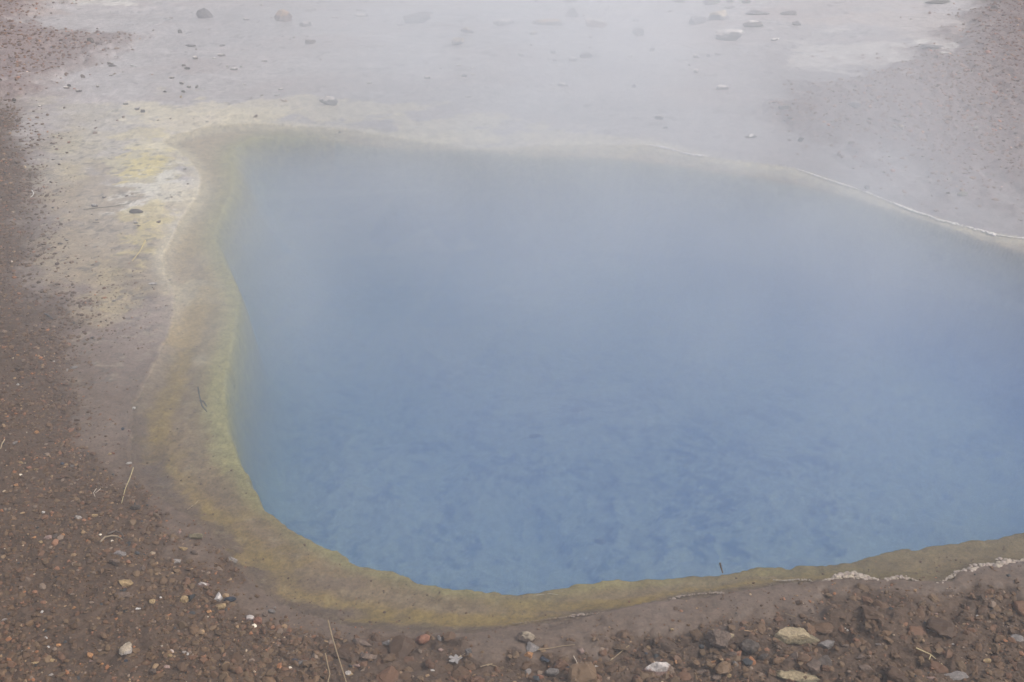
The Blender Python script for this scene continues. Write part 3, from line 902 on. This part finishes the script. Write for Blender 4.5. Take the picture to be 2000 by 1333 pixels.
935 822 11 10 a wh -|small whitish chip on the bed left of the middle of the pool
1125 805 30 20 a pl -|larger pale fragment on the pool bed
1034 1003 10 10 r wh -|small pale round stone on the bed near the near rim
1173 1060 30 24 a pl -|faint square grey block on the bed near the near rim
1045 857 36 12 s bk -|dark flat patch of stone on the pool bed
"""
grp = None; k = 0
for L in STONES.strip().split('\n'):
    if L.startswith('#'): grp = L[1:]; continue
    a_, lab = L.split('|')
    p_ = a_.split()
    if p_[4] == '-': continue
    k += 1
    w_ = float(p_[2]); lab2 = lab
    nm = 'boulder' if w_ >= 34 and 'boulder' in lab else 'rock' if w_ >= 26 else 'pebble' if w_ < 11 else 'stone'
    if 'clod' in lab or 'clump' in lab or 'crumb' in lab: nm = 'clod'
    sink = grp == 'stones lying under water'
    o_ = make_rock(float(p_[0]), float(p_[1]), w_, float(p_[3]), p_[4], p_[5], p_[6], lab, name=nm, cat=nm, group=grp, seed=k, rot=rng.uniform(-.25, .25))
    if sink:
        dx, dy, dz = [float(v) for v in ray(float(p_[0]), float(p_[1]))]
        zb = -.5
        for _ in range(8):
            t_ = (zb - H) / dz; zb = float(height(np.array([dx * t_]), np.array([dy * t_]))[0])
        o_.location = (dx * t_, dy * t_, zb)

# ---------------------------------------------------------------- white sinter crust lines
def crust(name, pts, width, hgt, label, dens, white=(.80, .74, .68), seed=3, lump=1.0, thin=.76):
    """many little nodules grown along the waterline, joined into one crust"""
    r = np.random.default_rng(seed)
    VS, CSs = [], []
    P = np.array([hit(*p)[:2] for p in pts]); Wd = np.interp(np.arange(len(pts)), range(len(pts)), width)
    for i in range(len(P) - 1):
        seg = P[i + 1] - P[i]; L = np.hypot(*seg); n = max(2, int(L * dens)); nrm = np.array([-seg[1], seg[0]]) / L
        for q in range(n):
            f = r.uniform(); ww = Wd[i] * (1 - f) + Wd[i + 1] * f
            ww *= .55 + .9 * max(0, .5 + .6 * float(vn(np.array([(P[i] + seg * f)[0] * 9]), np.array([i * 3.3]), 5)[0]))
            off = r.normal() * ww * .42
            ww *= thin
            c = P[i] + seg * f + nrm * off * thin
            s = ww * r.uniform(.25, .6) * lump
            hh = hgt * (ww / max(Wd)) * r.uniform(.6, 1.2) * math.exp(-(off / (ww * .6)) ** 2)
            V = ICO[2][0].copy(); V *= (1 + r.normal(size=(len(V), 1)) * .10)
            V = V * (s * r.uniform(.7, 1.3), s * r.uniform(.6, 1), max(hh, .0015)) + (c[0], c[1], .001)
            VS.append(V); CSs.append(np.tile(np.array(white) * r.uniform(.72, 1.05), (len(V), 1)) * (1, r.uniform(.93, 1), r.uniform(.86, 1)))
    n = len(VS); nv = len(ICO[2][0])
    Fc = (ICO[2][1][None] + (np.arange(n) * nv)[:, None, None]).reshape(-1, 3)
    me = mesh_from(name, np.concatenate(VS), Fc, {'col': np.concatenate(CSs)})
    return link(name, me, M_CRUST, label=label, cat='mineral crust', group='white sinter crusts along the waterline')
mm = .001
crust('sinter_crust', [(1596,1137),(1630,1131),(1665,1128),(1690,1130),(1712,1133),(1725,1137),(1745,1131),(1775,1132),(1800,1137),(1840,1139),(1848,1133),(1862,1128),(1866,1118),(1885,1115),(1905,1110),(1925,1106),(1945,1107),(1968,1099),(1990,1099),(2040,1092),(2120,1080)],
      [9*mm,11*mm,15*mm,13*mm,14*mm,10*mm,13*mm,11*mm,9*mm,11*mm,6*mm,9*mm,6*mm,12*mm,13*mm,9*mm,13*mm,14*mm,8*mm,10*mm,8*mm], 8*mm, 'thick lumpy white crust along the near waterline at the right', 900, (.45, .375, .315))
crust('sinter_crust', [(1508,1137),(1530,1137),(1556,1135),(1580,1136),(1594,1137)], [3*mm]*5, 2.5*mm, 'thin straight white crust left of the thick lumpy one', 1100, (.52, .46, .40), 5)
crust('sinter_crust', [(1000,1222),(1060,1214),(1105,1208),(1125,1204),(1160,1201),(1190,1195),(1215,1191),(1232,1186),(1275,1181),(1300,1174),(1325,1168),(1355,1164),(1400,1160),(1425,1160),(1465,1153),(1500,1148),(1506,1141)],
      [1.5*mm,2*mm,2.5*mm,7*mm,3*mm,5*mm,3*mm,4*mm,3*mm,4*mm,6*mm,6*mm,8*mm,7*mm,4*mm,5*mm,4*mm], 3*mm, 'broken pinkish beige crust fading leftward along the near waterline', 600, (.36, .29, .24), 7)
crust('sinter_crust', [(1268,282),(1285,288),(1310,290),(1330,296),(1350,301),(1380,307),(1400,310),(1420,313),(1470,319),(1520,325),(1552,331)], [7*mm,9*mm,6*mm,5*mm,7*mm,7*mm,6*mm,3*mm,2*mm,2*mm,4*mm], 4*mm, 'short white crust line at the left end of the far shoreline', 700, (.85, .8, .76), 9, thin=1.1)
crust('sinter_crust', [(1552,331),(1590,344),(1640,357),(1690,377),(1740,396),(1765,404),(1785,411),(1815,424),(1830,431),(1860,438),(1900,448),(1945,457),(1985,463),(2030,470),(2120,488)],
      [4*mm,8*mm,9*mm,9*mm,10*mm,12*mm,13*mm,11*mm,16*mm,12*mm,9*mm,10*mm,8*mm,6*mm,6*mm], 6*mm, 'long white crust line along the far right shoreline', 800, (.85, .80, .74), 11)

# ---------------------------------------------------------------- straws, twigs, leaf
def stem(name, pts, wpx, colr, label, cat='straw', lift=.006, twig=None, bulb=None):
    W = []
    for i, p in enumerate(pts):
        X0, Y0, Z0, t = hit(p[0], p[1])
        zz = (p[2] if len(p) > 2 else lift)
        W.append((X0, Y0, Z0 + zz, wpx * .72 * t / F / 2))
    W = np.array(W)
    def tube(Wp, base):
        m = len(Wp); out = []
        s = np.linspace(0, m - 1, (m - 1) * 6 + 1)
        Q = np.stack([np.interp(s, range(m), Wp[:, c]) for c in range(4)], 1)
        Q[:, 0] += fbm(s * .4, s * 0 + base, 1, 2, 3) * Q[:, 3] * .8
        for i in range(len(Q)):
            a0 = Q[max(i - 1, 0)][:3]; a1 = Q[min(i + 1, len(Q) - 1)][:3]; T = a1 - a0; T /= np.linalg.norm(T) + 1e-9
            U = np.cross(T, (0, 0, 1.)); U /= np.linalg.norm(U) + 1e-9; B = np.cross(U, T)
            rr = Q[i][3] * (1 - .35 * i / len(Q))
            for j in range(6):
                an = j / 6 * 6.283
                out.append(Q[i][:3] + (U * math.cos(an) + B * math.sin(an)) * rr)
        n = len(Q); Fc = [(i * 6 + j, i * 6 + (j + 1) % 6, (i + 1) * 6 + (j + 1) % 6, (i + 1) * 6 + j) for i in range(n - 1) for j in range(6)]
        return np.array(out), np.array(Fc)
    V, Fc = tube(W, pts[0][0] % 13)
    if twig is not None:
        T2 = []
        for p in twig:
            X0, Y0, Z0, t = hit(p[0], p[1]); T2.append((X0, Y0, Z0 + (p[2] if len(p) > 2 else lift), wpx * .7 * t / F / 2))
        V2, F2 = tube(np.array(T2), 3); Fc = np.concatenate([Fc, F2 + len(V)]); V = np.concatenate([V, V2])
    colr = np.array(colr)
    me = mesh_from(name, V, Fc, {'col': np.tile(colr, (len(V), 1))})
    o = link(name, me, M_STEM, label=label, cat=cat, group='dry straws and twigs around the pool')
    return o
STRAW = (.29, .21, .12)
stem('straw', [(645,1232,.035),(652,1262,.03),(663,1295,.02),(678,1340,.01)], 4.5, STRAW, 'long tan straw slanting into the frame at the bottom')
stem('straw', [(637,1288,.02),(641,1308,.015),(645,1322,.01),(639,1345,.008)], 3.6, STRAW, 'short bent straw left of the long tan straw')
stem('straw', [(265,930,.03),(256,948,.02),(247,962,.012),(238,985,.003)], 3, (.42, .34, .18), 'dry grass blade sticking up at the left mud edge')
stem('straw', [(413,950,-.002),(398,966,-.002),(380,985,-.001),(365,996,0)], 2.2, (.42, .33, .2), 'thin straw lying under shallow water on the left shelf')
stem('straw', [(1050,1273),(1080,1269),(1100,1265),(1122,1263)], 2.6, STRAW, 'thin horizontal straw right of the cream cornered rock')
stem('straw', [(1228,1267,.02),(1214,1279,.012),(1195,1291,.004)], 3.6, STRAW, 'short thick straw with a knob slanting on brown mud', twig=[(1197,1289,.006),(1192,1293,.004)])
stem('straw', [(1120,1285),(1126,1294),(1128,1305)], 2.4, (.6, .5, .4), 'curved pale straw beside black angular stone')
stem('straw', [(1787,1272,.012),(1815,1284,.01),(1841,1297,.005)], 3, (.52, .42, .22), 'yellowish straw lying on the bottom right mud', twig=[(1817,1285,.01),(1814,1291,.004)])
stem('straw', [(286,479,.02),(274,497,.012),(258,512,.004)], 3, (.58, .44, .14), 'golden stalk on the yellow crust')
stem('twig', [(163,411),(195,407),(225,404),(254,399)], 2.2, (.13, .10, .07), 'thin dark twig pointing at the biggest shaggy clod', 'twig', .003)
stem('twig', [(388,757,.0),(391,775,.0),(396,793,.0),(406,806,.0)], 4.5, (.05, .055, .05), 'black forked twig under water on the green shelf edge', 'twig', .002, twig=[(391,782,.0),(398,785,0),(404,795,.0)])
stem('twig', [(1404,1112,.022),(1407,1116,.012),(1411,1121,.002)], 6, (.16, .10, .07), 'brown stub poking up from the near submerged rim', 'twig')
stem('twig', [(89,615),(97,619),(105,625)], 4.5, (.05, .055, .06), 'short black stick on the left gravel bank', 'twig', .004)
stem('straw', [(938,1306),(955,1301),(970,1302)], 3, STRAW, 'short double straw on clods right of the whitish leaf', twig=[(952,1303,.004),(962,1299,.006)])
stem('twig', [(197,1064),(206,1055),(218,1052),(230,1053),(241,1060)], 5, (.30, .23, .15), 'arched pale root looping over the left bank', 'root', .010)
stem('twig', [(213,1049),(228,1043),(240,1047),(244,1056)], 6, (.10, .075, .055), 'dark curled root behind the arched pale root', 'root', .010)
stem('straw', [(190,958),(184,966),(187,974)], 2, (.5, .42, .33), 'tiny forked root hair on the left bank', 'root', .006, twig=[(198,958,.006),(187,966,.005)])
stem('straw', [(63,373),(67,379),(65,384),(60,387)], 2.5, (.72, .68, .62), 'small white curl on wet mud at the left edge', 'curl', .003)
stem('straw', [(256,128),(262,130),(269,132)], 3, (.8, .78, .75), 'white splinter on silt below the far gravel tongue', 'splinter', .003)
stem('straw', [(1533,1202),(1543,1206),(1553,1209)], 2.2, STRAW, 'fine straw on mud above the long tan slab')
stem('straw', [(10,862),(5,870),(2,880)], 3, (.45, .35, .22), 'crooked straw at the left border')
stem('twig', [(1453,1236),(1466,1238),(1478,1235)], 3, (.4, .25, .13), 'orange brown twig above the ragged lump', 'twig', .008)
stem('straw', [(1048,1163,0),(1075,1160,0),(1090,1162,0)], 2, (.5, .45, .35), 'hair thin straw lying on the near shelf under water')

# leaf: a thin curled lobed blade with its stalk
X0, Y0, Z0, t0 = hit(889, 1291)
u = t0 / F
pts = []
for i in range(40):
    a = i / 40 * 6.283
    r_ = (9.5 + 2.6 * math.sin(a * 5 + 1) + 1.5 * math.sin(a * 9)) * u
    pts.append((r_ * math.cos(a) * 1.15, r_ * math.sin(a) * .95))
pts = np.array(pts); cz = 14 * (pts[:, 0] ** 2) + .003
V = np.concatenate([[(0, 0, .004)], np.column_stack([pts * .5, cz * .6 + .002]), np.column_stack([pts, cz])])
n = 40
F3 = [(0, 1 + i, 1 + (i + 1) % n) for i in range(n)] + [f for i in range(n) for f in ((1 + i, 1 + n + i, 1 + n + (i + 1) % n), (1 + i, 1 + n + (i + 1) % n, 1 + (i + 1) % n))]
V2 = V - (0, 0, .0006); nF = len(V)
F3 = np.array(F3); F3 = np.concatenate([F3, F3[:, ::-1] + nF]); V = np.concatenate([V, V2])
leaf = link('leaf', mesh_from('leaf', V, F3, {'col': np.tile((.27, .245, .23), (len(V), 1))}), M_STEM, label='whitish lobed dead leaf with its stalk on the near mud', cat='leaf')
leaf.location = (X0, Y0, Z0 + .003)
st = stem('stalk', [(894,1290,.008),(901,1287,.010),(909,1283,.012)], 2.2, (.55, .45, .36), '')
for kk in ('label', 'category', 'group'):
    if kk in st: del st[kk]
st.name = 'stalk'; st.parent = leaf; bpy.context.view_layer.update(); st.matrix_parent_inverse = leaf.matrix_world.inverted()
#ENDTABLES#

# ---------------------------------------------------------------- air: even haze, and the steam drifting over the pool
def box_mesh(name, x0, x1, y0, y1, z0, z1):
    V = np.array([(a, b, c) for c in (z0, z1) for b in (y0, y1) for a in (x0, x1)])
    Fc = np.array([(0, 2, 3, 1), (4, 5, 7, 6), (0, 1, 5, 4), (2, 6, 7, 3), (0, 4, 6, 2), (1, 3, 7, 5)])
    return mesh_from(name, V, Fc, smooth=False)
m, t = new_mat('haze_air')
pv = N_(t, 'ShaderNodeVolumePrincipled', Density=HAZE_D); pv.inputs['Color'].default_value = (.91, .925, .965, 1)
o = N_(t, 'ShaderNodeOutputMaterial'); t.links.new(pv.outputs[0], o.inputs['Volume'])
link('haze', box_mesh('haze', -160, 160, -160, 160, -2.3, 2.6), m, label='thin pale haze filling the air over the spring', kind='stuff')

def steam(SC, SR, dens, nscale, lo, label):
  V, Fc = ICO[4]
  V = V.copy(); V[:, 2] = np.maximum(V[:, 2], 0)
  V = V * SR + (SC[0], SC[1], .035)
  m, t = new_mat('steam_cloud')
  geo = N_(t, 'ShaderNodeNewGeometry')
  mp = N_(t, 'ShaderNodeMapping', vector_type='POINT')
  mp.inputs['Location'].default_value = (-SC[0] / SR[0], -SC[1] / SR[1], 0)
  mp.inputs['Scale'].default_value = (1 / SR[0], 1 / SR[1], 1 / SR[2])
  ln = N_(t, 'ShaderNodeVectorMath', operation='LENGTH')
  fo = N_(t, 'ShaderNodeMapRange', interpolation_type='SMOOTHSTEP')
  fo.inputs['From Min'].default_value = 1.0; fo.inputs['From Max'].default_value = .15
  t.links.new(geo.outputs['Position'], mp.inputs['Vector']); t.links.new(mp.outputs[0], ln.inputs[0]); t.links.new(ln.outputs['Value'], fo.inputs['Value'])
  nz = N_(t, 'ShaderNodeTexNoise', Scale=nscale, Detail=3.0, Roughness=.5, Distortion=.6)
  t.links.new(geo.outputs['Position'], nz.inputs['Vector'])
  nr = N_(t, 'ShaderNodeMapRange'); nr.inputs['From Min'].default_value = .36; nr.inputs['From Max'].default_value = .68
  nr.inputs['To Min'].default_value = lo; nr.inputs['To Max'].default_value = 1.6
  t.links.new(nz.outputs['Fac'], nr.inputs['Value'])
  mu = N_(t, 'ShaderNodeMath', operation='MULTIPLY'); mu2 = N_(t, 'ShaderNodeMath', operation='MULTIPLY'); mu2.inputs[1].default_value = dens
  t.links.new(fo.outputs[0], mu.inputs[0]); t.links.new(nr.outputs[0], mu.inputs[1]); t.links.new(mu.outputs[0], mu2.inputs[0])
  pv = N_(t, 'ShaderNodeVolumePrincipled'); pv.inputs['Color'].default_value = (.93, .95, .985, 1)
  t.links.new(mu2.outputs[0], pv.inputs['Density'])
  o = N_(t, 'ShaderNodeOutputMaterial'); t.links.new(pv.outputs[0], o.inputs['Volume'])
  link('steam', mesh_from('steam', V, Fc), m, label=label, kind='stuff')
steam((0.10, 5.0), (2.6, 4.1, 1.75), STEAM_D, 1.05, .38, 'white steam drifting up from the far side of the blue pool')
steam((0.95, 3.5), (2.7, 1.9, .75), .40, 1.5, .30, 'low thin steam hugging the middle of the blue water')
